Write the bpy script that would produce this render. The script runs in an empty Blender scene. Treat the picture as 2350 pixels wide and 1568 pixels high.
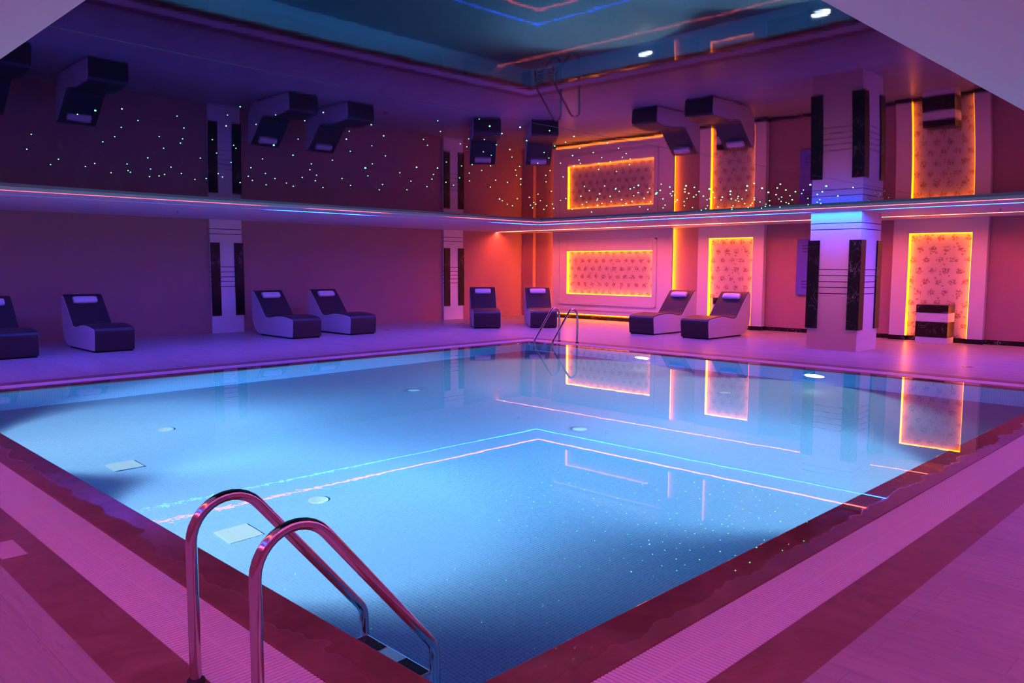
import bpy, bmesh, math, random
from mathutils import Vector, Matrix
random.seed(7)
S = bpy.context.scene
COL = S.collection
PI = math.pi
# ------------------------------------------------------------------ render look
S.render.engine = 'CYCLES'
S.view_settings.view_transform = 'Standard'
S.view_settings.look = 'None'
S.view_settings.gamma = 1.0
S.view_settings.exposure = 0.0
S.view_settings.use_curve_mapping = False
cy = S.cycles
cy.use_denoising = True
cy.max_bounces = 10; cy.diffuse_bounces = 4; cy.glossy_bounces = 6
cy.transmission_bounces = 8; cy.transparent_max_bounces = 4
cy.caustics_reflective = False; cy.caustics_refractive = True
cy.sample_clamp_indirect = 3.0; cy.blur_glossy = 0.0
w = bpy.data.worlds.new('room_dark'); S.world = w; w.use_nodes = True
w.node_tree.nodes['Background'].inputs[0].default_value = (0, 0, 0, 1)

# ------------------------------------------------------------------ materials
def mat(name, base=(.5, .5, .5), rough=.5, metal=0., spec=.5, emit=None, es=0., ior=1.45, coat=0.):
    m = bpy.data.materials.new(name); m.use_nodes = True
    b = m.node_tree.nodes['Principled BSDF']
    b.inputs['Base Color'].default_value = (*base, 1)
    b.inputs['Roughness'].default_value = rough
    b.inputs['Metallic'].default_value = metal
    b.inputs['Specular IOR Level'].default_value = spec
    b.inputs['IOR'].default_value = ior
    b.inputs['Coat Weight'].default_value = coat
    if emit:
        b.inputs['Emission Color'].default_value = (*emit, 1); b.inputs['Emission Strength'].default_value = es
    m.diffuse_color = (*base, 1)
    return m
class NT:
    """small node-tree helper"""
    def __init__(s, m): s.t = m.node_tree; s.n = s.t.nodes; s.l = s.t.links; s.b = s.n['Principled BSDF']
    def node(s, t, **k):
        n = s.n.new(t)
        for a, v in k.items(): setattr(n, a, v)
        return n
    def put(s, sock, v):
        if hasattr(v, 'default_value') or hasattr(v, 'is_linked'): s.l.new(v, sock)
        else: sock.default_value = v
    def math(s, op, a, b=0., c=None, clamp=False):
        n = s.node('ShaderNodeMath', operation=op, use_clamp=clamp)
        s.put(n.inputs[0], a); s.put(n.inputs[1], b)
        if c is not None: s.put(n.inputs[2], c)
        return n.outputs[0]
    def coord(s): return s.node('ShaderNodeTexCoord').outputs['Object']
    def mapping(s, v, scale=(1, 1, 1), loc=(0, 0, 0), rot=(0, 0, 0)):
        n = s.node('ShaderNodeMapping'); s.l.new(v, n.inputs[0])
        n.inputs['Scale'].default_value = scale; n.inputs['Location'].default_value = loc; n.inputs['Rotation'].default_value = rot
        return n.outputs[0]
    def noise(s, v, scale=5., detail=2., rough=.5, dist=0.):
        n = s.node('ShaderNodeTexNoise'); s.l.new(v, n.inputs['Vector'])
        n.inputs['Scale'].default_value = scale; n.inputs['Detail'].default_value = detail
        n.inputs['Roughness'].default_value = rough; n.inputs['Distortion'].default_value = dist
        return n.outputs['Fac']
    def ramp(s, f, stops):
        n = s.node('ShaderNodeValToRGB'); s.l.new(f, n.inputs[0]); e = n.color_ramp.elements
        while len(e) < len(stops): e.new(.5)
        for i, (p, c) in enumerate(stops): e[i].position = p; e[i].color = (*c, 1) if len(c) == 3 else c
        return n.outputs[0]
    def mix(s, f, a, b):
        n = s.node('ShaderNodeMix', data_type='RGBA')
        s.put(n.inputs[0], f)
        for k, v in ((6, a), (7, b)):
            if isinstance(v, tuple): n.inputs[k].default_value = (*v, 1)
            else: s.l.new(v, n.inputs[k])
        return n.outputs[2]
    def sep(s, v):
        n = s.node('ShaderNodeSeparateXYZ'); s.l.new(v, n.inputs[0]); return n.outputs
    def bump(s, h, strength=.2, dist=.01, normal=None):
        n = s.node('ShaderNodeBump'); s.l.new(h, n.inputs['Height'])
        n.inputs['Strength'].default_value = strength; n.inputs['Distance'].default_value = dist
        if normal is not None: s.l.new(normal, n.inputs['Normal'])
        return n.outputs[0]
    def base(s, v): s.l.new(v, s.b.inputs['Base Color'])
    def rough(s, v): s.l.new(v, s.b.inputs['Roughness'])
    def normal(s, v): s.l.new(v, s.b.inputs['Normal'])

RED = (1.0, .06, .05); BLUE = (.004, .062, 1.0); AMBER = (1.0, .17, .002); SALMON = (1.0, .11, .06)
K_RED, K_BLUE, K_BLUE_R, K_RED_ADDED, K_BLUE_ADDED, K_SALMON, K_PINK_ADDED, K_AMBER, K_LAMP, W_SPOT = 21., 150., 150., 23., 32., 172., 62., 17., 130., 5800.

M = {}
M['paint'] = mat('white_paint', (.86, .83, .82), .55)
M['box_paint'] = mat('panel_white_paint', (.74, .70, .69), .5)
m = M['wall_paint'] = mat('terracotta_paint', (.40, .235, .20), .7)
n = NT(m); c = n.coord(); n.base(n.mix(n.noise(c, 90., 2.), (.38, .19, .185), (.43, .22, .21)))
# plank tile floor, planks run along x
m = M['plank'] = mat('plank_tile', (.5, .46, .44), .32)
n = NT(m); c = n.coord()
br = n.node('ShaderNodeTexBrick', offset=.37, offset_frequency=2); n.l.new(c, br.inputs[0])
br.inputs['Scale'].default_value = 1.; br.inputs['Brick Width'].default_value = 1.2; br.inputs['Row Height'].default_value = .2
br.inputs['Mortar Size'].default_value = .0022; br.inputs['Mortar Smooth'].default_value = .3
br.inputs['Color1'].default_value = (.375, .345, .34, 1); br.inputs['Color2'].default_value = (.455, .42, .41, 1); br.inputs['Mortar'].default_value = (.30, .27, .26, 1)
st = n.noise(n.mapping(c, (1.6, 22., 1)), 1.6, 4., .6, .4)
n.base(n.mix(n.math('MULTIPLY', n.math('SUBTRACT', st, .42), 2.2, clamp=True), br.outputs['Color'], (.32, .275, .275)))
n.rough(n.math('MULTIPLY_ADD', st, .22, .2))
n.normal(n.bump(n.math('ADD', n.math('MULTIPLY', br.outputs['Fac'], -1.), n.math('MULTIPLY', st, .25)), .25, .003))
# brown stone of the pool surround, wet near the water
PX, PY = 9.39, -10.23
m = M['coping'] = mat('brown_stone', (.22, .10, .085), .4)
n = NT(m); c = n.coord(); x, y, z = n.sep(c)
d = n.math('MAXIMUM', n.math('MAXIMUM', n.math('SUBTRACT', x, PX), n.math('MULTIPLY', x, -1.)),
           n.math('MAXIMUM', y, n.math('SUBTRACT', PY, y)))
nz = n.noise(c, 2.2, 3., .55)
edge = n.math('ADD', d, n.math('MULTIPLY', n.math('SUBTRACT', nz, .5), -.32))
dry = n.math('MULTIPLY', n.math('SUBTRACT', edge, .155), 45., clamp=True)
big = n.noise(n.mapping(c, (1, 1, 1), (3, 1, 0)), 3.1, 5., .62, .8)
n.base(n.mix(n.math('MULTIPLY', n.math('SUBTRACT', big, .38), 3., clamp=True), (.19, .075, .062), (.285, .125, .105)))
n.rough(n.math('MULTIPLY_ADD', dry, .36, n.math('MULTIPLY', n.math('LESS_THAN', y, PY + .002), .17)))
n.normal(n.bump(n.math('MULTIPLY', n.noise(c, 140., 2.), dry), .12, .001))
m = M['border'] = mat('brown_border_stone', (.24, .11, .09), .38)
n = NT(m); c = n.coord(); big = n.noise(c, 3.4, 5., .65, 1.2)
n.base(n.mix(n.math('MULTIPLY', n.math('SUBTRACT', big, .36), 2.8, clamp=True), (.20, .078, .064), (.33, .16, .14)))
n.rough(n.math('MULTIPLY_ADD', big, .25, .28))
M['grate'] = mat('white_plastic_grating', (.90, .87, .88), .4)
M['channel'] = mat('dark_channel', (.05, .03, .035), .8)
# mosaic
m = M['mosaic'] = mat('blue_mosaic', (.16, .42, .62), .25)
n = NT(m); c = n.coord(); nrm = n.node('ShaderNodeNewGeometry').outputs['Normal']; nx, ny, nzz = n.sep(nrm); x, y, z = n.sep(c)
ax = n.math('ABSOLUTE', nx); ay = n.math('ABSOLUTE', ny)
side = n.math('GREATER_THAN', n.math('MAXIMUM', ax, ay), .5); sx = n.math('GREATER_THAN', ax, .5)
u = n.math('ADD', n.math('MULTIPLY', x, n.math('SUBTRACT', 1., sx)), n.math('MULTIPLY', y, sx))
v = n.math('ADD', n.math('MULTIPLY', y, n.math('SUBTRACT', 1., side)), n.math('MULTIPLY', z, side))
cb = n.node('ShaderNodeCombineXYZ'); n.l.new(u, cb.inputs[0]); n.l.new(v, cb.inputs[1])
br = n.node('ShaderNodeTexBrick', offset=0.); n.l.new(cb.outputs[0], br.inputs[0])
br.inputs['Scale'].default_value = 1.; br.inputs['Brick Width'].default_value = .026; br.inputs['Row Height'].default_value = .026
br.inputs['Mortar Size'].default_value = .0022; br.inputs['Mortar Smooth'].default_value = .2
br.inputs['Color1'].default_value = (.17, .27, .345, 1); br.inputs['Color2'].default_value = (.215, .32, .40, 1); br.inputs['Mortar'].default_value = (.33, .43, .52, 1)
n.base(br.outputs['Color'])
# water
m = M['water'] = mat('pool_water', (1, 1, 1), 0., ior=1.333)
n = NT(m); n.b.inputs['Transmission Weight'].default_value = 1.
c = n.coord(); x, y, z = n.sep(c)
w1 = n.noise(n.mapping(c, (1, 1, 1)), 2.4, 2., .5); w2 = n.noise(n.mapping(c, (1, 1, 1), (5, 2, 0)), 13., 2., .5)
near = n.math('MULTIPLY', n.math('SUBTRACT', -8.2, y), .5, clamp=True)      # livelier where it spills by the ladder side
amp = n.math('MULTIPLY_ADD', near, 1.2, .08)
h = n.math('ADD', n.math('MULTIPLY', w1, .12), n.math('MULTIPLY', n.math('MULTIPLY', w2, amp), .16))
n.normal(n.bump(h, .06, .02))
va = n.node('ShaderNodeVolumeAbsorption'); va.inputs['Color'].default_value = (.27, .68, .95, 1); va.inputs['Density'].default_value = .42
n.l.new(va.outputs[0], n.n['Material Output'].inputs['Volume'])
# glossy stretch ceiling with fine creases and one welded seam at x = 7.22
m = M['membrane'] = mat('black_stretch_membrane', (.004, .004, .006), .02, ior=1.38)
n = NT(m); c = n.coord(); x, y, z = n.sep(c)
seam = n.math('LESS_THAN', n.math('ABSOLUTE', n.math('SUBTRACT', x, 7.22)), .006)
st = n.noise(n.mapping(n.mapping(c, rot=(0, 0, -PI / 4)), (.45, 5., 1)), 1.2, 5., .6, .25)      # creases run slantwise across the opening
wv = n.noise(n.mapping(c, (1, 1, 1), (2, 7, 0)), .7, 3., .5, .5)
n.normal(n.bump(n.math('ADD', n.math('MULTIPLY', st, .12), n.math('MULTIPLY', wv, .35)), .042, .03))
n.rough(n.math('MULTIPLY_ADD', seam, .5, n.math('MULTIPLY_ADD', st, .03, .004)))
df = n.node('ShaderNodeBsdfDiffuse'); df.inputs[0].default_value = (.004, .004, .006, 1); mx = n.node('ShaderNodeMixShader'); mx.inputs[0].default_value = .36
n.l.new(n.b.outputs[0], mx.inputs[1]); n.l.new(df.outputs[0], mx.inputs[2]); n.l.new(mx.outputs[0], n.n['Material Output'].inputs['Surface'])
# black marble
m = M['marble'] = mat('black_marble', (.012, .008, .008), .3, spec=.25)
n = NT(m); c = n.coord(); v = n.noise(c, 3.4, 6., .62, 2.2)
vein = n.math('POWER', n.math('SUBTRACT', 1., n.math('MULTIPLY', n.math('ABSOLUTE', n.math('SUBTRACT', v, .5)), 2.)), 60.)
g = n.math('MULTIPLY', vein, n.math('MULTIPLY', n.math('SUBTRACT', n.noise(c, 2.1, 2.), .48), 6., clamp=True))
n.base(n.mix(g, (.012, .008, .008), (.42, .36, .33)))
# floral wallpaper
m = M['wallpaper'] = mat('floral_wallpaper', (.7, .62, .58), .6)
n = NT(m); c = n.coord(); x, y, z = n.sep(c)
row = n.math('FLOOR', n.math('DIVIDE', z, .235)); sh = n.math('MULTIPLY', n.math('MODULO', row, 2.), .13)
wob = n.noise(c, 26., 3., .6); wob2 = n.noise(n.mapping(c, loc=(3, 5, 1)), 22., 3., .6)
fu = n.math('ADD', n.math('SUBTRACT', n.math('FRACT', n.math('DIVIDE', n.math('ADD', x, sh), .27)), .5), n.math('MULTIPLY', n.math('SUBTRACT', wob, .5), .75))
fv = n.math('ADD', n.math('SUBTRACT', n.math('FRACT', n.math('DIVIDE', z, .235)), .5), n.math('MULTIPLY', n.math('SUBTRACT', wob2, .5), .75))
dd = n.math('SQRT', n.math('ADD', n.math('MULTIPLY', fu, fu), n.math('MULTIPLY', fv, fv)))
blob = n.math('MULTIPLY', n.math('SUBTRACT', .30, dd), 14., clamp=True)
pet = n.math('MULTIPLY', n.math('SUBTRACT', n.noise(c, 34., 2., .5), .40), 7., clamp=True)
vo = n.node('ShaderNodeTexVoronoi'); n.l.new(n.mapping(c, (1, 0, 1)), vo.inputs['Vector']); vo.inputs['Scale'].default_value = 8.5
dot = n.math('MULTIPLY', n.math('SUBTRACT', .24, vo.outputs['Distance']), 14., clamp=True)
leaf = n.math('MAXIMUM', n.math('MULTIPLY', blob, pet), n.math('MULTIPLY', dot, .75))
n.base(n.mix(leaf, (.55, .44, .41), (.25, .13, .125)))
M['steel'] = mat('polished_steel', (.62, .60, .60), .13, 1.)
M['brushed'] = mat('brushed_steel', (.75, .73, .73), .5, 1.)
M['rubber'] = mat('black_rubber', (.012, .012, .012), .7)
M['leather_pale'] = mat('pale_leatherette', (.60, .56, .60), .5)
m = M['leather_dark'] = mat('dark_grey_leatherette', (.025, .019, .027), .42)
n = NT(m); n.normal(n.bump(n.noise(n.coord(), 160., 2.), .15, .001))
M['pillow'] = mat('pale_pillow', (.74, .70, .74), .6)
M['shadow_gap'] = mat('painted_groove_shade', (.01, .008, .01), .8)  # near-black colour paints the shade inside the shaft grooves
M['blue_panel'] = mat('blue_glass_panel', (.10, .09, .62), .3)
M['blue_line'] = mat('dark_blue_line', (.03, .02, .09), .4)
M['plate'] = mat('cream_cover_plate', (.80, .78, .62), .4)
M['stone_plate'] = mat('pale_inlay', (.62, .52, .54), .4)
M['rim'] = mat('white_lamp_rim', (.8, .8, .8), .4)
def emis(name, col, k): return mat(name, (0, 0, 0), 1., spec=0., emit=col, es=k)
M['led_red'] = emis('red_led', RED, K_RED); M['led_blue'] = emis('blue_led', BLUE, K_BLUE); M['led_red_r'] = emis('red_led_bright', RED, 40.); M['led_blue_r'] = emis('blue_led_bright', BLUE, K_BLUE_R)
M['led_salmon'] = emis('salmon_led', SALMON, K_SALMON)
M['led_pink_added'] = emis('added_pink_led', (1., .10, .30), K_PINK_ADDED); M['led_red_added'] = emis('added_red_led', RED, K_RED_ADDED); M['led_blue_added'] = emis('added_blue_led', BLUE, K_BLUE_ADDED)
M['led_amber'] = emis('amber_led', AMBER, K_AMBER)
M['led_backlight'] = emis('backlight_led', AMBER, 55.)
M['lamp'] = emis('pool_lamp_lens', (.92, 1., 1.), K_LAMP)
M['star'] = emis('star_green', (.14, 1., .32), 9.); M['star_dim'] = emis('star_green_dim', (.3, .8, .5), .5)

# the strips lose some brightness along their length
def fade(m, axis, a, va_, c, vc, k):
    n = NT(m); q = n.sep(n.coord())[axis]; r = n.node('ShaderNodeMapRange', clamp=True); n.l.new(q, r.inputs[0])
    for i_, v_ in enumerate((a, c, va_ * k, vc * k)): r.inputs[i_ + 1].default_value = v_
    n.l.new(r.outputs[0], n.b.inputs['Emission Strength'])
fade(M['led_salmon'], 0, 1.5, 1.1, 8.0, .62, K_SALMON)
fade(M['led_red'], 1, -7.0, .7, 1.5, 2.0, K_RED)

# ------------------------------------------------------------------ mesh builder
class MB:
    def __init__(s): s.bm = bmesh.new()
    def box(s, x0, x1, y0, y1, z0, z1):
        v = [s.bm.verts.new(p) for p in ((x0, y0, z0), (x1, y0, z0), (x1, y1, z0), (x0, y1, z0), (x0, y0, z1), (x1, y0, z1), (x1, y1, z1), (x0, y1, z1))]
        for f in ((0, 3, 2, 1), (4, 5, 6, 7), (0, 1, 5, 4), (1, 2, 6, 5), (2, 3, 7, 6), (3, 0, 4, 7)): s.bm.faces.new([v[i] for i in f])
        return s
    def ring(s, a, b, z0, z1):
        """rectangular frame between outer rect a and inner rect b, each (x0,x1,y0,y1)"""
        s.box(a[0], a[1], b[3], a[3], z0, z1); s.box(a[0], a[1], a[2], b[2], z0, z1)
        s.box(a[0], b[0], b[2], b[3], z0, z1); s.box(b[1], a[1], b[2], b[3], z0, z1); return s
    def prism(s, pts, a0, a1, axis='y'):
        f = {'y': lambda p, a: (p[0], a, p[1]), 'z': lambda p, a: (p[0], p[1], a), 'x': lambda p, a: (a, p[0], p[1])}[axis]
        A = [s.bm.verts.new(f(p, a0)) for p in pts]; B = [s.bm.verts.new(f(p, a1)) for p in pts]; k = len(pts)
        s.bm.faces.new(A); s.bm.faces.new(B[::-1])
        for i in range(k): s.bm.faces.new([A[i], B[i], B[(i + 1) % k], A[(i + 1) % k]])
        return s
    def tube(s, pts, r, seg=16, caps=True):
        pts = [Vector(p) for p in pts]; rings = []; up = None
        for i, p in enumerate(pts):
            t = (pts[min(i + 1, len(pts) - 1)] - pts[max(i - 1, 0)]).normalized()
            if up is None: up = Vector((1, 0, 0)) if abs(t.x) < .9 else Vector((0, 1, 0))
            up = (up - t * up.dot(t)).normalized(); q = t.cross(up)
            rings.append([s.bm.verts.new(p + (up * math.cos(2 * PI * k / seg) + q * math.sin(2 * PI * k / seg)) * r) for k in range(seg)])
        for a, b in zip(rings, rings[1:]):
            for k in range(seg): s.bm.faces.new([a[k], a[(k + 1) % seg], b[(k + 1) % seg], b[k]])
        if caps: s.bm.faces.new(rings[0][::-1]); s.bm.faces.new(rings[-1])
        return s
    def lathe(s, prof, seg=24, mtx=None):
        """profile of (r,z) turned about z"""
        mtx = mtx or Matrix(); rings = []
        for r, z in prof:
            rings.append([s.bm.verts.new(mtx @ Vector((r * math.cos(2 * PI * k / seg), r * math.sin(2 * PI * k / seg), z))) for k in range(seg)])
        for a, b in zip(rings, rings[1:]):
            for k in range(seg): s.bm.faces.new([a[k], a[(k + 1) % seg], b[(k + 1) % seg], b[k]])
        s.bm.faces.new(rings[0][::-1]); s.bm.faces.new(rings[-1]); return s
    def build(s, name, m, parent=None, smooth=False, bevel=0., seg=2, loc=None, recalc=True):
        if recalc: bmesh.ops.recalc_face_normals(s.bm, faces=s.bm.faces[:])
        if smooth:
            for f in s.bm.faces: f.smooth = True
            for e in s.bm.edges:
                if len(e.link_faces) == 2 and e.calc_face_angle(0) > .6: e.smooth = False
        me = bpy.data.meshes.new(name); s.bm.to_mesh(me); s.bm.free(); me.materials.append(m)
        o = bpy.data.objects.new(name, me); COL.objects.link(o)
        if parent: o.parent = parent
        if loc: o.location = loc
        if bevel:
            b = o.modifiers.new('edge', 'BEVEL'); b.width = bevel; b.segments = seg; b.limit_method = 'ANGLE'; b.angle_limit = .6
        return o
def tag(o, label, cat, group=None, kind=None):
    o['label'] = label; o['category'] = cat
    if group: o['group'] = group
    if kind: o['kind'] = kind
    return o
def struct(o): o['kind'] = 'structure'; return o
def empty(name, loc=(0, 0, 0), rz=0.):
    o = bpy.data.objects.new(name, None); COL.objects.link(o); o.location = loc; o.rotation_euler = (0, 0, rz); o.empty_display_size = .2; return o
def copy_tree(o, parent=None):
    c = o.copy(); COL.objects.link(c)
    if parent: c.parent = parent
    for k in list(o.children): copy_tree(k, c)
    return c
def fillet(pts, rad, n=12):
    out = [Vector(pts[0])]
    for i in range(1, len(pts) - 1):
        p = Vector(pts[i]); a = (Vector(pts[i - 1]) - p); b = (Vector(pts[i + 1]) - p); la, lb = a.length, b.length; a.normalize(); b.normalize()
        ang = a.angle(b); t = min(rad[i - 1] / math.tan(ang / 2), la * .98, lb * .98); r = t * math.tan(ang / 2)
        ce = p + (a + b).normalized() * (r / math.sin(ang / 2)); s0 = p + a * t - ce; s1 = p + b * t - ce; tot = s0.angle(s1)
        for k in range(n + 1):
            f = k / n; out.append(ce + (s0 * math.sin((1 - f) * tot) + s1 * math.sin(f * tot)) / math.sin(tot))
    out.append(Vector(pts[-1])); return out
# ------------------------------------------------------------------ measurements (metres; far pool corner is the origin)
WX, WY = -6.63, 6.72            # far-left wall, far-right wall
EX, EY = 13.3, -13.8            # walls behind the camera
ZS = 2.65                       # soffit underside
RX0, RX1, RY0, RY1 = -1.62, 10.10, -10.97, 2.02      # opening of the stretch ceiling
DEP = -1.35                     # pool floor
def sag(x, y): return 2.69 + .035 * (math.exp(-(RX1 - x) / 1.3) + math.exp(-(y - RY0) / 1.3))

# ------------------------------------------------------------------ shell
G1, G2, G3 = .29, .61, .87      # coping, grating, outer band
def pr(d): return (-d, PX + d, PY - d, d)            # pool rect grown by d
b = MB(); b.ring((WX - .1, EX + .1, EY - .1, WY + .1), pr(G3), -.12, 0.)
struct(b.build('floor', M['plank']))
b = MB(); b.ring(pr(G3), pr(G2), -.12, -.001)
struct(b.build('floor_border', M['border']))
b = MB(); b.ring(pr(G1), pr(0.), -.10, 0.)
struct(b.build('pool_coping', M['coping'], bevel=.006))
b = MB(); b.ring(pr(G2), pr(G1), -.14, -.08)
struct(b.build('drain_channel', M['channel']))
# drain gratings, one per side, slats across the channel and a rib along it
def grating(a, bb, across, label):
    g = MB(); pitch = .023; L = bb[0]
    if across == 'y':                                  # runs along x
        x = a[0]
        while x < a[1] - .005: g.box(x, x + .0155, a[2] + .004, a[3] - .004, -.022, -.002); x += pitch
        g.box(a[0], a[1], (a[2] + a[3]) / 2 - .009, (a[2] + a[3]) / 2 + .009, -.024, -.0035)
    else:
        y = a[2]
        while y < a[3] - .005: g.box(a[0] + .004, a[1] - .004, y, y + .0155, -.022, -.002); y += pitch
        g.box((a[0] + a[1]) / 2 - .009, (a[0] + a[1]) / 2 + .009, a[2], a[3], -.024, -.0035)
    tag(g.build('drain_grating', M['grate']), label, 'drain grating', 'gratings round the pool')
o, i = pr(G2), pr(G1)
grating((o[0], o[1], i[3], o[3]), o, 'y', 'long white slatted drain grating in front of the glowing niche wall')
grating((o[0], o[1], o[2], i[2]), o, 'y', 'white slatted drain grating under the posts of the near ladder')
grating((o[0], i[0], i[2], i[3]), o, 'x', 'thin white drain grating along the loungers of the plain wall')
grating((i[1], o[1], i[2], i[3]), o, 'x', 'wide white slatted drain grating running beside the bare plank floor')
b = MB(); t = .2
b.box(-t, PX + t, PY - t, t, DEP - .1, DEP); b.box(-t, 0, PY, 0, DEP, -.10); b.box(PX, PX + t, PY, 0, DEP, -.10)
b.box(-t, PX + t, PY - t, PY, DEP, -.10); b.box(-t, PX + t, 0, t, DEP, -.10)
struct(b.build('pool_basin', M['mosaic']))
b = MB(); e = .012; b.box(-e, PX + e, PY - e, e, DEP - .03, -.004)
wobj = b.build('pool_water', M['water']); struct(wobj)

H = 2.95
b = MB(); b.box(WX - .15, WX, EY - .15, WY + .15, -.1, H); struct(b.build('wall_left', M['wall_paint']))
b = MB(); b.box(WX, EX, WY, WY + .15, -.1, H); struct(b.build('wall_back', M['wall_paint']))
b = MB(); b.box(EX, EX + .15, EY - .15, WY + .15, -.1, H); struct(b.build('wall_right', M['wall_paint']))
b = MB(); b.box(WX, EX, EY - .15, EY, -.1, H); struct(b.build('wall_front', M['wall_paint']))
b = MB(); b.box(WX, -6.164, 6.585, WY, 0, ZS); struct(b.build('wall_corner_return', M['wall_paint']))

# stretch ceiling
b = MB(); N = 90; V = []
for i in range(N + 1):
    fx = i / N; x = RX0 + (RX1 - RX0) * (1 - (1 - fx) ** 1.6); V.append([])
    for j in range(N + 1):
        fy = j / N; y = RY0 + (RY1 - RY0) * fy ** 1.6
        V[-1].append(b.bm.verts.new((x, y, sag(x, y))))
for i in range(N):
    for j in range(N): b.bm.faces.new([V[i][j], V[i][j + 1], V[i + 1][j + 1], V[i + 1][j]])
o = b.build('ceiling', M['membrane'], recalc=False); struct(o)
for f in o.data.polygons: f.use_smooth = True

# white soffit with light grooves
GW = .08
def offs(a, n): return (RX0 - a, RX1 + n, RY0 - n, RY1 + a)   # a on the far sides, n on the near sides
R0 = (RX0, RX1, RY0, RY1)
P1 = offs(.085, .80); P2 = offs(.085 + GW, .80 + GW)
Q1 = offs(.955, 1.55); Q2 = offs(.955 + GW, 1.55 + GW)
SY0, SY1 = 5.42, 5.48
ROOM = (WX, EX, EY, WY)
b = MB()
b.ring(P1, R0, ZS, ZS + .05); b.ring(Q1, P2, ZS, ZS + .05)
GP = .06; SX, SY = EX - .62, EY + .62
b.ring((WX, SX, SY + GP, SY0), Q2, ZS, ZS + .05); b.box(WX, EX, SY1, WY, ZS, ZS + .05); b.box(SX + GP, EX, EY, SY0, ZS, ZS + .05); b.box(WX, SX + GP, EY, SY, ZS, ZS + .05)
b.box(SX, SX + GP, SY, SY0, ZS + .026, ZS + .05); b.box(WX, SX, SY, SY + GP, ZS + .026, ZS + .05)
b.ring((P2[0] + .0, P2[1], P2[2], P2[3]), P1, ZS + .026, ZS + .05); b.ring(Q2, Q1, ZS + .026, ZS + .05); b.box(WX, EX, SY0, SY1, ZS + .026, ZS + .05)
b.ring((R0[0] - .05, R0[1] + .05, R0[2] - .05, R0[3] + .05), R0, ZS + .05, ZS + .2)
b.box(RX0 - .05, RX1 + .05, RY0 - .05, RY1 + .05, ZS + .2, ZS + .24)
struct(b.build('ceiling_border', M['paint']))
# uneven plaster lips that hide the strip along parts of the grooves
def lip(name, axis, fixed, a, c, drop, fade=.8):
    q = MB(); n = 24; prev = None
    for k in range(n + 1):
        s = a + (c - a) * k / n; d = drop * min(1, (s - a) / fade, (c - s) / fade) + .0002
        if axis == 'y': P = [(fixed, s, ZS), (fixed + .012, s, ZS), (fixed + .006, s, ZS - d)]
        else: P = [(s, fixed, ZS), (s, fixed - .012, ZS), (s, fixed - .006, ZS - d)]
        cur = [q.bm.verts.new(p) for p in P]
        if prev:
            for u in range(3): q.bm.faces.new([prev[u], prev[(u + 1) % 3], cur[(u + 1) % 3], cur[u]])
        prev = cur
    return struct(q.build(name, M['paint']))
for a, c in ((-5.6, -3.6), (-2.9, -.2)): lip('ceiling_lip', 'y', P1[0], a, c, .0075)
for a, c in ((-12., -4.0), (-2.6, 1.9)): lip('ceiling_lip', 'y', Q1[0], a, c, .0075)
lip('ceiling_lip', 'x', Q1[3], 4.2, 6.1, .006, .5)

# LED strips in the grooves
def strip(a, bb, part, mname, label):
    q = MB(); k = .012; z0, z1 = ZS + .008, ZS + .0255
    a = (a[0] + k, a[1] - k, a[2] + k, a[3] - k); bb = (bb[0] - k, bb[1] + k, bb[2] - k, bb[3] + k)
    if part in ('far', 'far_a'): q.box(a[0], bb[0], bb[2], a[3] if part == 'far_a' else bb[3], z0, z1)
    if part in ('far', 'far_b'): q.box(a[0] if part == 'far' else bb[0], bb[1], bb[3], a[3], z0, z1)
    if part == 'near': q.box(bb[1], a[1], bb[2], a[3], z0, z1); q.box(a[0], a[1], a[2], bb[2], z0, z1)
    tag(q.build('light_strip', M[mname]), label, 'LED strip')
strip(P2, P1, 'far_a', 'led_red', 'pink red LED line at the edge of the black ceiling along the plain wall')
strip(P2, P1, 'far_b', 'led_red_r', 'pink red LED line at the black ceiling edge on the niche side')
strip(Q2, Q1, 'far_a', 'led_blue', 'blue LED line in the soffit along the plain wall, mostly hidden in its groove')
strip(Q2, Q1, 'far_b', 'led_blue_r', 'bright blue LED line in the soffit between two pink lines, passing the column')
strip(P2, P1, 'near', 'led_red_added', 'added, unseen pink red LED line in the soffit above the bare plank floor')  # added on the unseen camera side to light the near deck red
strip(Q2, Q1, 'near', 'led_blue_added', 'added, unseen blue LED line in the soffit above the bare plank floor')  # also added out of view, brings blue to the near deck
b = MB(); b.box(WX + .004, EX - .01, SY0 + .012, SY1 - .012, ZS + .011, ZS + .0255)
tag(b.build('light_strip', M['led_salmon']), 'salmon LED line close above the niche wall, ending at the orange lit corner', 'LED strip')

q = MB(); q.box(SX + .012, SX + .048, SY + .05, SY0 - .02, ZS + .018, ZS + .0255); q.box(WX + .01, SX + .048, SY + .012, SY + .048, ZS + .018, ZS + .0255)
tag(q.build('light_strip', M['led_pink_added']), 'added, unseen pink LED line washing the walls on the near side of the room', 'LED strip')  # added behind the camera so the near soffit gets pink bounce
# black skirting
def skirt(x0, x1, y): 
    q = MB(); q.box(x0, x1, y - .015, y, 0, .098); return q
b = MB(); b.box(-6.164, EX, WY - .015, WY, 0, .098)
for x0, x1 in ((-5.29, -.90), (-.085, 1.795), (4.89, 6.76)): b.box(x0 + .04, x1 - .04, 6.60, WY - .01, 0, .098)
for x0, x1 in ((-.085, .24), (1.49, 1.795), (4.89, 5.22), (6.46, 6.76)): b.box(x0 - .01, x1 + .01, 6.54, 6.62, 0, .10)
o = b.build('baseboard_back', M['marble']); struct(o)

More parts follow.
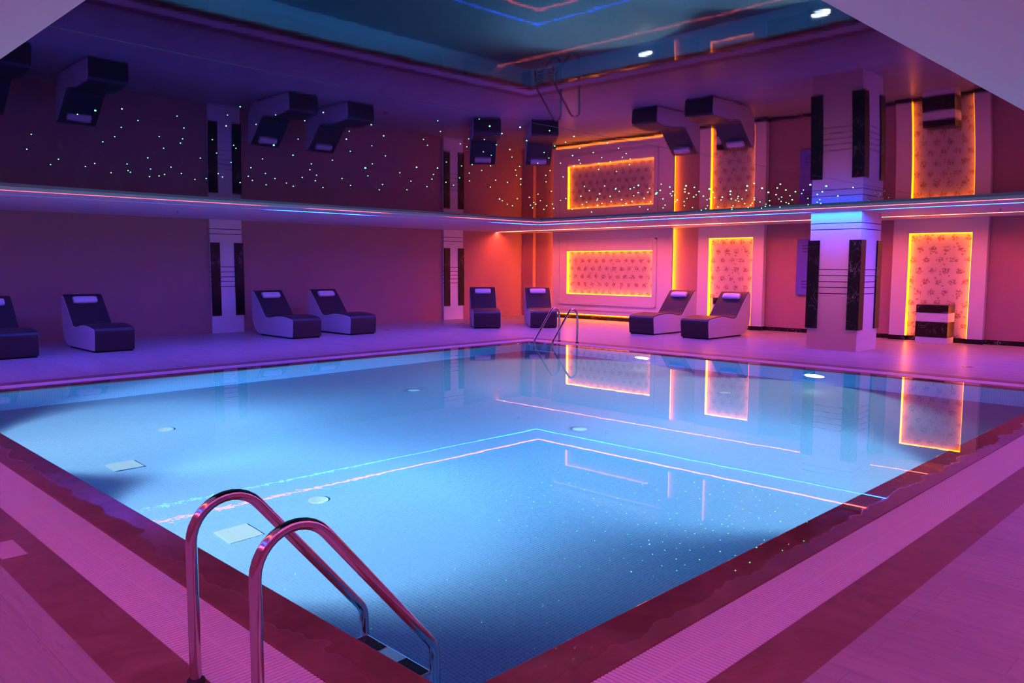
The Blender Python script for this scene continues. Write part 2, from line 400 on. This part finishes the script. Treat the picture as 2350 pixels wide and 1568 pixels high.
# ------------------------------------------------------------------ niche panels of the far-right wall
YF = 6.556
def led(parent, x0, x1, y0, y1, z0, z1, m='led_amber'):
    q = MB(); q.box(x0, x1, y0, y1, z0, z1); return q.build('light_strip', M[m], parent)
def niche(label, bx0, bx1, bz0, bz1, nx0, nx1, nz0, nz1, mould=None, backlit=False, low=True):
    r = empty('backlit_panel', ((bx0 + bx1) / 2, WY, 0)); tag(r, label, 'wall panel')
    ox = -(bx0 + bx1) / 2; oy = -WY
    q = MB(); yb = WY - .02 if not backlit else WY - .09
    def bx(x0, x1, y0, y1, z0, z1): q.box(x0 + ox, x1 + ox, y0 + oy, y1 + oy, z0, z1)
    yf = YF
    bx(bx0, nx0, yf, yb, bz0, bz1); bx(nx1, bx1, yf, yb, bz0, bz1); bx(nx0, nx1, yf, yb, nz1, bz1)
    if nz0 > bz0 + .02: bx(nx0, nx1, yf, yb, bz0, nz0)
    if backlit: bx(bx0 + .05, nx0, yb, WY - .003, bz0 + .05, bz1); bx(nx1, bx1 - .05, yb, WY - .003, bz0 + .05, bz1)
    q.build('frame', M['box_paint'], r)
    q = MB(); q.box(nx0 + ox, nx1 + ox, WY - .05 + oy, WY - .022 + oy, nz0, nz1); q.build('wallpaper', M['wallpaper'], r)
    if mould:
        q = MB(); mx0, mx1, mz0, mz1 = mould; k = .30
        for (x0, x1, z0, z1) in ((mx0, mx1, mz0, mz0 + .05), (mx0, mx1, mz1 - .05, mz1), (mx0, mx0 + .05, mz0, mz1), (mx1 - .05, mx1, mz0, mz1)):
            q.box(x0 + ox, x1 + ox, yf - .03 + oy, yf + oy, z0, z1)
        q.box(mx0 + .05 + ox, nx0 + ox - .0, yf - .012 + oy, yf + oy, mz0 + .05, mz1 - .05); q.box(nx1 + ox, mx1 - .05 + ox, yf - .012 + oy, yf + oy, mz0 + .05, mz1 - .05)
        q.box(nx0 + ox, nx1 + ox, yf - .012 + oy, yf + oy, nz1, mz1 - .05); q.box(nx0 + ox, nx1 + ox, yf - .012 + oy, yf + oy, mz0 + .05, nz0)
        q.box(mx0 - .06 + ox, mx1 + .06 + ox, yf - .02 + oy, yf + oy, mz0 - .16, mz0 - .10)
        q.build('moulding', M['box_paint'], r, bevel=.008)
    y0, y1 = yf + .02 + oy, yf + .10 + oy; k = .012
    led(r, nx0 + ox, nx0 + k + ox, y0, y1, nz0, nz1); led(r, nx1 - k + ox, nx1 + ox, y0, y1, nz0, nz1)
    led(r, nx0 + k + ox, nx1 - k + ox, y0, y1, nz1 - k, nz1)
    if not low: led(r, nx0 + k + ox, nx1 - k + ox, y0, y1, nz0, nz0 + k)
    if backlit:
        for x0, x1 in ((bx0 + .035, bx0 + .05), (bx1 - .05, bx1 - .035)): led(r, x0 + ox, x1 + ox, WY - .08 + oy, WY - .02 + oy, bz0 + .06, bz1 - .01, 'led_backlight')
        led(r, bx0 + .1 + ox, bx1 - .1 + ox, YF + .02 + oy, YF + .05 + oy, bz0 - .012, bz0, 'led_backlight')
    return r
niche('wide white wall panel framing a glowing horizontal floral picture', -5.29, -.905, .15, ZS, -4.70, -1.54, .756, 2.05, (-5.04, -1.39, .44, 2.39), True, False)
niche('tall white wall panel with glowing floral niche behind the right hand loungers', -.085, 1.795, .10, ZS, .235, 1.495, .10, 2.34)
niche('tall white wall panel with glowing floral niche beside the freestanding column', 4.89, 6.76, .10, ZS, 5.22, 6.465, .10, 2.335)

# banded pedestals standing in the tall niches
def pedestal(x, label):
    r = empty('pedestal', (x, 6.09, 0)); tag(r, label, 'pedestal')
    for nm, mt, z0, z1, g in (('base', 'box_paint', 0, .13, .0), ('marble_band', 'marble', .13, .455, .006), ('white_band', 'box_paint', .455, .645, 0), ('marble_band', 'marble', .645, .81, .006)):
        q = MB(); q.box(-.31 - g, .31 + g, -g, .44, z0, z1); q.build(nm, M[mt], r, bevel=.004)
pedestal(5.91, 'black and white banded pedestal standing in the niche beside the column')
pedestal(1.0, 'banded pedestal nearly hidden behind the right hand lounger of the pair')

# blue striped panel half hidden behind the column
r = empty('wall_panel', (3.0, WY, 0)); tag(r, 'narrow violet blue wall panel with dark stripes, half hidden by the column', 'wall panel')
q = MB(); q.box(-.39, .39, -.05, -.001, .93, 2.27); q.build('panel', M['blue_panel'], r, bevel=.006)
for z in (1.96, 2.03, 2.10, 1.10, 1.17, 1.24):
    q = MB(); q.box(-.25, .39, -.054, -.05, z, z + .022); q.build('stripe', M['blue_line'], r)

# ------------------------------------------------------------------ column and pilasters
LINES = (1.092, 1.209, 1.318, 1.434, 1.551, 2.316, 2.432)
def shaft(x0, x1, y0, y1, parent, g=.012, top=ZS):
    q = MB(); z = 0
    for l in LINES: q.box(x0, x1, y0, y1, z, l - .007); z = l + .007
    q.box(x0, x1, y0, y1, z, top); q.build('shaft', M['paint'], parent)
    for l in LINES:
        q = MB(); q.box(x0 + g, x1 - g, y0 + g, y1 - g, l - .008, l + .008); q.build('shadow_groove', M['shadow_gap'], parent)
r = empty('column', (5.045, 3.615, 0)); tag(r, 'square white freestanding column with black marble corner slabs, glowing blue at its top', 'column', kind='thing')
a = .485; shaft(-a, a, -a, a, r, top=ZS - .001)
for sx in (-1, 1):
    for sy in (-1, 1):
        q = MB(); t = .03
        pts = [(a + t, a + t), (a - .2, a + t), (a - .2, a), (a, a), (a, a - .2), (a + t, a - .2)]
        q.prism([(sx * px, sy * py) for px, py in pts], .41, 2.11, 'z'); q.build('marble_slab', M['marble'], r, bevel=.004)
for (y0, y1, label) in ((-3.84, -3.06, 'white pilaster with two black marble strips left of the paired loungers'), (3.22, 3.97, 'white pilaster with two black marble strips next to the orange lit room corner')):
    r = empty('pilaster', (WX, (y0 + y1) / 2, 0)); tag(r, label, 'pilaster', kind='thing')
    hw = (y1 - y0) / 2
    shaft(.001, .06, -hw, hw, r, top=ZS - .001)
    for y in (-hw + .11, hw - .09):
        q = MB(); q.box(.06, .09, y - .11, y + .11, .41, 2.115); q.build('marble_slab', M['marble'], r, bevel=.004)

# ------------------------------------------------------------------ loungers
def spline(P, n=5):
    out = []
    for i in range(len(P) - 1):
        p0, p1, p2, p3 = P[max(i - 1, 0)], P[i], P[i + 1], P[min(i + 2, len(P) - 1)]
        for k in range(n):
            t = k / n; f = lambda a, b_, c, d: .5 * (2 * b_ + (c - a) * t + (2 * a - 5 * b_ + 4 * c - d) * t * t + (3 * b_ - a - 3 * c + d) * t ** 3)
            out.append((f(p0[0], p1[0], p2[0], p3[0]), f(p0[1], p1[1], p2[1], p3[1])))
    out.append(P[-1]); return out
TOP = [(.0, .03), (.018, .20), (.03, .36), (.012, .41), (-.04, .435), (-.32, .47), (-.66, .475), (-.95, .432), (-1.10, .428), (-1.20, .475), (-1.42, .72), (-1.64, .95), (-1.70, .995), (-1.745, 1.0)]
def make_lounger():
    r = empty('sun_lounger')
    top = spline(TOP, 4)
    back = [(-1.785, .985), (-1.80, .94), (-1.80, .42), (-1.77, .28), (-1.69, .14), (-1.58, .06), (-1.45, .03)]
    q = MB(); q.prism([(p[0] - .004, p[1] - .003) for p in top] + back, -.355, .355, 'y'); q.build('body', M['leather_pale'], r, bevel=.012)
    # dark upholstery: front face, seat and backrest
    q = MB(); T = .014; outer = []
    for i, p in enumerate(top):
        a_, c_ = Vector(top[max(i - 1, 0)]), Vector(top[min(i + 1, len(top) - 1)]); d = (c_ - a_).normalized(); nrm = Vector((d.y, -d.x))
        outer.append((p[0] + nrm.x * T, p[1] + nrm.y * T))
    q.prism(outer + [(p[0] - .02, p[1] - .0) if k < 14 else (p[0], p[1] - .012) for k, p in list(enumerate(top))[::-1]], -.345, .345, 'y')
    q.build('upholstery', M['leather_dark'], r, bevel=.006)
    q = MB(); q.box(-1.42, -.03, -.33, .33, .0, .035); q.build('plinth', M['rubber'], r)
    for y in (-.30, .30):
        q = MB(); q.lathe([(.022, 0), (.026, .012), (.026, .036)], 12, Matrix.Translation((-.02, y, 0))); q.build('foot', M['rubber'], r)
    # small head pillow strapped below the top edge
    ang = math.atan2(.95 - .72, 1.64 - 1.42)
    q = MB(); L_, W_, T_ = .43, .155, .10; n = 20; prev = None
    for i in range(13):
        f = i / 12; s = -L_ / 2 + L_ * f; e_ = min(1., (1 - abs(2 * f - 1) ** 8) ** .5 * .35 + .65) if 0 < f < 1 else .84
        cur = []
        for k in range(n):
            th = 2 * PI * k / n; cs, sn = math.cos(th), math.sin(th)
            px = math.copysign(abs(cs) ** .7, cs) * W_ / 2 * e_; pz = math.copysign(abs(sn) ** .7, sn) * T_ / 2 * e_
            cur.append(q.bm.verts.new((-1.552 - px * math.cos(ang) + pz * math.sin(ang), s, .905 + px * math.sin(ang) + pz * math.cos(ang))))
        if prev:
            for k in range(n): q.bm.faces.new([prev[k], prev[(k + 1) % n], cur[(k + 1) % n], cur[k]])
        else: q.bm.faces.new(cur[::-1])
        prev = cur
    q.bm.faces.new(prev); q.build('head_pillow', M['pillow'], r, smooth=True)
    return r
proto = make_lounger()
LG = [((-3.90, -8.50), 0, 'dark lounger with white pillow cut off by the left edge of the view'),
      ((-3.97, -6.89), 0, 'dark lounger with white pillow standing alone left of the striped pilaster'),
      ((-4.0, -2.89), 0, 'lounger nearest the pilaster in the pair along the plain wall'),
      ((-4.0, -1.42), 0, 'lounger further from the pilaster in the pair along the plain wall'),
      ((-3.32, 1.90), -39, 'lounger turned to the room corner, standing before the orange lit wall'),
      ((-2.48, 3.12), -41, 'lounger right behind the far pool ladder'),
      ((.41, 3.40), -90, 'lounger in front of the vertical yellow light, left of the pair facing the pool'),
      ((1.90, 3.33), -90, 'lounger in front of the middle glowing niche, right of the pair facing the pool')]
for k, ((x, y), a_, lab) in enumerate(LG):
    o = proto if k == 0 else copy_tree(proto)
    o.location = (x, y, 0); o.rotation_euler = (0, 0, math.radians(a_)); tag(o, lab, 'lounger', 'sun loungers round the pool')

# ------------------------------------------------------------------ pool ladders
def make_ladder():
    """edge of the pool at y=0, deck towards -y; rails at x=0 and x=.5"""
    r = empty('pool_ladder')
    path = fillet([(0, -.65, 0), (0, -.65, .978), (0, .12, .06), (0, .13, -1.05)], (.155, .10))
    for x in (0, .5):
        q = MB(); q.tube([(x, p[1], p[2]) for p in path], .0215, 20); o = q.build('rail', M['steel'], r, smooth=True)
        q = MB(); q.lathe([(.034, 0.), (.034, .012), (.027, .020)], 24, Matrix.Translation((x, -.65, 0))); q.build('post_collar', M['rubber'], o, smooth=True)
    for z in (-.125, -.40, -.68, -.95):
        q = MB(); q.box(.02, .48, .035, .125, z - .025, z); t = q.build('tread', M['brushed'], r, bevel=.006)
        for x0 in (.03, .32):
            q = MB(); q.box(x0, x0 + .15, .045, .115, z, z + .006); q.build('grip_pad', M['rubber'], t, bevel=.002)
    return r
lad = make_ladder(); lad.location = (8.62, PY, 0)
tag(lad, 'large steel pool ladder in the foreground with black grip steps', 'pool ladder', 'pool ladders')
far = copy_tree(lad); far.location = (.75, 0, 0); far.rotation_euler = (0, 0, PI)
tag(far, 'small steel pool ladder at the far corner of the pool', 'pool ladder', 'pool ladders')

# ------------------------------------------------------------------ things in the pool
def make_lamp():
    r = empty('pool_lamp')
    q = MB(); q.lathe([(.19, 0), (.19, .018), (.175, .03), (.156, .03), (.156, .004)], 32); q.build('rim', M['rim'], r, smooth=True)
    q = MB(); q.lathe([(.154, .004), (.154, .022), (.10, .032), (.03, .036)], 32); q.build('lens', M['lamp'], r, smooth=True)
    L = bpy.data.lights.new('lamp_beam', 'SPOT'); L.energy = W_SPOT; L.color = (1., .98, .92); L.spot_size = math.radians(129); L.spot_blend = .85; L.shadow_soft_size = .10
    lo = bpy.data.objects.new('lamp_beam', L); COL.objects.link(lo); lo.parent = r; lo.location = (0, 0, .05); lo.rotation_euler = (PI, 0, 0)
    return r
lamp = make_lamp(); first = True
for loc, rot, lab in (((2.89, -.002, -.62), (PI / 2, 0, 0), 'underwater lamp below the pair of loungers facing the pool'),
                      ((6.155, -.002, -.62), (PI / 2, 0, 0), 'underwater lamp in the pool wall nearest the column'),
                      ((2.35, PY + .002, -.62), (-PI / 2, 0, 0), 'underwater lamp of the ladder side, shining from the left edge of the view'),
                      ((5.75, PY + .002, -.62), (-PI / 2, 0, 0), 'underwater lamp shining behind the rails of the near ladder'),
                      ((PX - .002, -4.95, -.62), (0, -PI / 2, 0), 'underwater lamp shining under the coping on the bare plank side')):
    o = lamp if first else copy_tree(lamp); first = False
    o.location = loc; o.rotation_euler = rot
    for ch in o.children:                                   # the beam looks a little towards the floor
        if ch.type == 'LIGHT':
            out = Vector((0, 0, 1)); out.rotate(o.rotation_euler); aim = (out + Vector((0, 0, -.75))).normalized(); inv = o.rotation_euler.to_matrix().inverted()
            ch.rotation_euler = (inv @ aim).to_track_quat('-Z', 'Y').to_euler()
    tag(o, lab, 'pool lamp', 'underwater pool lamps')
for (x, y, lab) in ((3.55, -9.38, 'cream square cover plate on the pool floor, farther from the near ladder'), (5.86, -9.36, 'cream square cover plate on the pool floor behind the near ladder')):
    q = MB(); q.box(-.14, .14, -.135, .135, 0, .012); tag(q.build('drain_cover', M['plate'], bevel=.004, loc=(x, y, DEP)), lab, 'drain cover', 'square covers on the pool floor')
for (x, y, lab) in ((5.63, -8.52, 'round pale inlet on the pool floor just beyond the near ladder'), (2.35, -8.5, 'round pale inlet on the pool floor at the left, near the lone lounger'),
                    (5.58, -4.99, 'round pale inlet in the middle of the pool floor'), (5.58, -1.71, 'round pale inlet on the pool floor nearest the glowing niches'), (2.26, -4.84, 'round pale inlet on the pool floor toward the paired loungers')):
    q = MB(); q.lathe([(.085, 0), (.085, .008), (.07, .014), (.01, .016)], 24); tag(q.build('floor_inlet', M['plate'], smooth=True, loc=(x, y, DEP)), lab, 'pool inlet', 'round inlets on the pool floor')

# ------------------------------------------------------------------ small fittings
for (x, y, lab) in ((-3.97, 3.73, 'tiny dark sprinkler on the soffit above the corner loungers'), (-.97, 3.86, 'tiny dark sprinkler on the soffit over the wide picture panel'),
                    (2.05, 3.95, 'tiny dark sprinkler on the soffit left of the column'), (7.53, 4.22, 'tiny dark sprinkler on the soffit right of the column'), (-4.36, -5.49, 'tiny dark sprinkler on the soffit between lone lounger and pilaster')):
    r = empty('ceiling_sprinkler', (x, y, ZS)); tag(r, lab, 'sprinkler', 'ceiling sprinklers')
    q = MB(); q.lathe([(.03, 0), (.03, -.005), (.012, -.008), (.012, -.03)], 16); q.build('body', M['steel'], r, smooth=True)
    q = MB(); q.lathe([(.02, -.03), (.02, -.034)], 16); q.build('deflector', M['rubber'], r)
for (x, y, lab) in ((7.70, 2.19, 'small dark floor drain on the deck in front of the right hand niche'), (-4.62, -.27, 'small dark floor drain on the deck right of the paired loungers')):
    q = MB(); q.box(-.07, .07, -.05, .05, 0, .006); tag(q.build('floor_drain', M['steel'], bevel=.002, loc=(x, y, 0)), lab, 'floor drain', 'floor drains')
q = MB(); q.box(6.30, 6.62, -11.075, -10.95, -.001, .004); tag(q.build('inlay_plate', M['stone_plate'], bevel=.002), 'pale rectangular plate set in the brown stone at the left edge', 'plate')

# ------------------------------------------------------------------ fibre star lights in the stretch ceiling
STARS = [tuple(int(v) for v in s.split(',')) for s in '524,-1005,108,1;472,-836,127,1;392,-680,152,1;688,-768,105,1;702,-748,106,1;501,-314,181,2;455,-205,200,2;545,-266,184,2;544,-205,192,2;548,-154,199,2;604,-208,187,2;603,-165,193,2;579,-100,204,2;672,-164,188,2;680,-133,192,2;545,-994,81,1;536,-912,86,1;616,-940,75,1;426,-790,105,1;641,-889,76,1;551,-810,91,1;625,-836,81,1;589,-798,88,1;440,-645,114,1;451,-624,115,1;670,-737,85,1;611,-669,96,1;441,-480,128,1;659,-696,89,1;708,-720,83,1;656,-656,93,1;627,-597,101,1;704,-685,87,1;205,-288,166,2;174,-169,179,2;335,-237,159,2;383,-250,154,2;368,-205,160,2;447,-294,145,2;463,-281,145,2;436,-225,153,2;385,-139,165,2;443,-190,156,2;482,-235,148,2;402,-111,167,2;519,-266,143,2;486,-209,151,2;406,-76,170,2;518,-227,147,2;494,-190,152,2;486,-167,155,2;458,-109,163,2;541,-239,144,2;513,-182,152,2;476,-110,162,2;489,-76,165,2;522,-109,159,2;483,-38,169,2;514,-71,164,2;572,-152,151,2;627,-232,139,2;510,38,176,2;570,-58,162,2;620,-154,148,2;647,-199,142,2;615,-118,153,2;545,47,175,2;613,-84,156,2;617,-20,164,2;641,-57,158,2;628,28,168,2;698,-88,152,2;498,-1009,64,1;507,-969,64,1;466,-967,68,1;548,-956,61,1;501,-931,66,1;370,-1007,75,1;268,-985,85,1;413,-954,73,1;374,-951,76,1;213,-942,91,1;156,-934,96,1;168,-902,96,1;205,-904,92,1;127,-861,100,1;227,-878,91,1;165,-855,97,1;150,-847,99,1;443,-928,71,1;446,-909,71,1;420,-900,74,1;377,-898,78,1;296,-882,85,1;201,-843,95,1;119,-813,103,1;136,-808,101,1;158,-810,99,1;236,-834,92,1;183,-800,98,1;335,-844,83,1;129,-760,104,1;461,-889,71,1;383,-849,79,1;151,-755,102,1;215,-769,96,1;184,-749,99,1;327,-807,85,1;444,-861,73,1;428,-851,75,1;580,-932,59,1;136,-702,105,1;216,-731,98,1;174,-704,102,1;299,-770,89,1;560,-899,62,1;377,-797,82,1;259,-731,94,1;135,-664,107,1;607,-908,58,1;216,-695,99,1;177,-657,104,1;144,-628,108,1;520,-839,68,1;602,-881,60,1;253,-678,97,1;331,-714,89,1;379,-741,84,1;288,-679,94,1;231,-646,100,1;159,-590,109,1;422,-742,80,1;279,-637,97,1;214,-581,105,1;587,-831,63,1;491,-766,74,1;328,-632,93,1;428,-696,82,1;535,-772,70,1;190,-516,110,1;256,-558,103,1;490,-724,76,1;383,-625,90,1;220,-489,109,1;318,-558,98,1;599,-763,66,1;575,-739,69,1;278,-499,104,1;399,-587,91,1;357,-555,96,1;676,-811,58,1;641,-779,62,1;498,-651,80,1;342,-519,99,1;319,-486,102,1;603,-724,68,1;485,-618,83,1;394,-541,94,1;630,-738,65,1;594,-708,70,1;441,-567,89,1;376,-508,97,1;502,-618,82,1;704,-794,57,1;471,-575,86,1;582,-676,72,1;637,-726,66,1;570,-654,75,1;509,-597,82,1;337,-434,104,1;408,-492,96,1;623,-698,68,1;400,-463,98,1;576,-631,76,1;502,-551,86,1;465,-512,91,1;528,-571,83,1;393,-431,101,1;562,-578,80,1;621,-632,73,1;491,-488,91,1;441,-433,98,1;598,-600,76,1;527,-520,86,1;580,-562,80,1;495,-461,92,1;678,-666,67,1;574,-533,83,1;610,-567,78,1;664,-630,70,1;594,-546,80,1;655,-599,73,1;607,-531,81,1;574,-490,86,1;638,-565,76,1;702,-637,68,1;690,-605,71,1;674,-572,74,1;655,-553,76,1;653,-537,78,1;625,-534,79,1;625,-501,82,1;577,-461,88,1;184,-261,126,2;134,-200,133,2;116,-169,136,2;230,-272,122,2;262,-277,119,2;148,-155,135,2;197,-198,129,2;105,-104,141,2;310,-308,114,2;231,-218,125,2;96,-63,144,2;162,-127,136,2;358,-331,110,2;196,-149,132,2;124,-66,143,2;259,-199,125,2;291,-222,121,2;403,-345,106,2;137,-27,144,2;231,-109,133,2;439,-353,103,2;268,-142,128,2;189,-43,140,2;404,-300,109,2;116,57,152,2;307,-162,125,2;325,-183,122,2;237,-74,135,2;270,-103,131,2;463,-339,103,2;306,-123,128,2;454,-302,106,2;429,-262,111,2;343,-143,124,2;268,-41,136,2;297,-69,132,2;479,-294,105,2;402,-190,117,2;334,-102,128,2;270,8,139,2;452,-223,112,2;488,-270,107,2;352,-74,129,2;244,70,145,2;533,-307,101,2;287,58,142,2;328,4,136,2;463,-181,115,2;444,-149,118,2;453,-154,117,2;385,-49,129,2;396,-40,129,2;346,38,138,2;435,-92,123,2;332,87,142,2;480,-137,117,2;308,156,149,2;334,130,145,2;443,-45,126,2;377,65,138,2;458,-62,124,2;520,-155,114,2;474,-74,123,2;375,104,141,2;458,-27,127,2;409,98,139,2;384,138,144,2;362,177,148,2;473,-6,128,2;495,-39,124,2;467,14,130,2;494,-23,126,2;449,67,135,2;407,156,144,2;439,107,139,2;464,66,134,2;518,-28,124,2;500,6,128,2;485,53,132,2;417,188,146,2;445,149,142,2;470,103,137,2;460,136,140,2;536,19,127,2;557,-14,124,2;517,65,132,2;454,187,145,2;512,93,134,2;505,117,137,2;577,-27,122,2;607,-51,119,2;633,-101,113,2;576,37,127,2;519,162,140,2;553,122,135,2;579,74,130,2;547,150,138,2;608,43,127,2;625,8,123,2;609,65,128,2;601,90,131,2;636,40,125,2;696,-102,111,2;664,-10,120,2;637,94,130,2;688,-32,117,2;649,83,129,2;633,131,133,2;628,150,135,2;687,18,122,2;713,-47,115,2;671,76,127,2;686,42,124,2;661,121,131,2;709,-4,119,2;674,109,130,2;320,-992,52,1,0;226,-973,57,1,0;335,-949,52,1,0;301,-930,54,1,0;337,-891,53,1,0;286,-842,56,1,0;250,-780,60,1,0;502,-893,43,1,0;577,-890,40,1,0;194,-615,68,1,0;598,-859,39,1,0;317,-665,60,1,0;251,-611,65,1,0;175,-555,71,1,0;219,-542,69,1,0;304,-597,63,1,0;352,-601,60,1,0;245,-514,69,1,0;295,-536,65,1,0;429,-616,56,1,0;249,-464,70,1,0;288,-450,69,1,0;365,-471,65,1,0;449,-542,58,1,0;431,-528,60,1,0;471,-542,57,1,0;570,-600,51,1,0;464,-461,61,1,0;515,-474,58,1,0;580,-519,54,1,0;159,-226,84,2,0;129,-128,89,2,0;154,-81,90,2,0;108,-21,95,2,0;189,-106,88,2,0;107,21,97,2,0;164,-38,92,2,0;196,-65,89,2,0;148,14,95,2,0;189,-8,92,2,0;145,53,97,2,0;185,30,94,2,0;186,76,96,2,0;239,-18,90,2,0;243,35,92,2,0;173,116,99,2,0;196,141,99,2,0;227,115,97,2,0;400,4,86,2,0;278,188,99,2,0;328,192,97,2,0;444,15,85,2,0;508,198,93,2,0;539,190,92,2,0;573,139,88,2,0;585,118,87,2,0'.split(';')]
def star_mesh():
    q = MB(); bmesh.ops.create_icosphere(q.bm, subdivisions=2, radius=1.); me = bpy.data.meshes.new('star_light'); q.bm.to_mesh(me); q.bm.free()
    for f in me.polygons: f.use_smooth = True
    return me
SM = star_mesh(); SM.materials.append(M['star']); SD = SM.copy(); SD.materials[0] = M['star_dim']
rest = MB()
for k, s in enumerate(STARS):
    x, y, rad = s[0] / 100, s[1] / 100, s[2] / 10000 * .62; z = sag(x, y) - rad * .25
    if k < 300:
        o = bpy.data.objects.new('star_light', SD if len(s) > 4 else SM); COL.objects.link(o)
        o.location = (x, y, z); o.scale = (rad, rad, rad * .6)
        if s[3] == 1: tag(o, 'tiny green star light scattered in the black ceiling toward the plain wall', 'star light', 'scattered star lights of the ceiling')
        else: tag(o, 'tiny green star light in the dense band of ceiling toward the niche wall', 'star light', 'dense band of star lights')
    else: bmesh.ops.create_icosphere(rest.bm, subdivisions=1, radius=1., matrix=Matrix.LocRotScale(Vector((x, y, z)), None, Vector((rad, rad, rad * .6))))
tag(rest.build('faint_star_lights', M['star_dim']), 'faintest pinprick star lights between the brighter ones in the black ceiling', 'star lights', kind='stuff')

# ------------------------------------------------------------------ camera
cam = bpy.data.cameras.new('camera'); co = bpy.data.objects.new('camera', cam); COL.objects.link(co)
pi_, ro, ya = .0942, .0036, .784
fw = Vector((-math.sin(ya) * math.cos(pi_), math.cos(ya) * math.cos(pi_), -math.sin(pi_)))
rt = Vector((math.cos(ya), math.sin(ya), 0)); up = rt.cross(fw)
r2 = rt * math.cos(ro) + up * math.sin(ro); u2 = up * math.cos(ro) - rt * math.sin(ro)
co.matrix_world = Matrix(((r2.x, u2.x, -fw.x, 11.551), (r2.y, u2.y, -fw.y, -12.107), (r2.z, u2.z, -fw.z, 1.6), (0, 0, 0, 1)))
cam.sensor_width = 36.; cam.lens = 36 * 1837 / 2350; cam.clip_start = .05; cam.clip_end = 200
S.camera = co
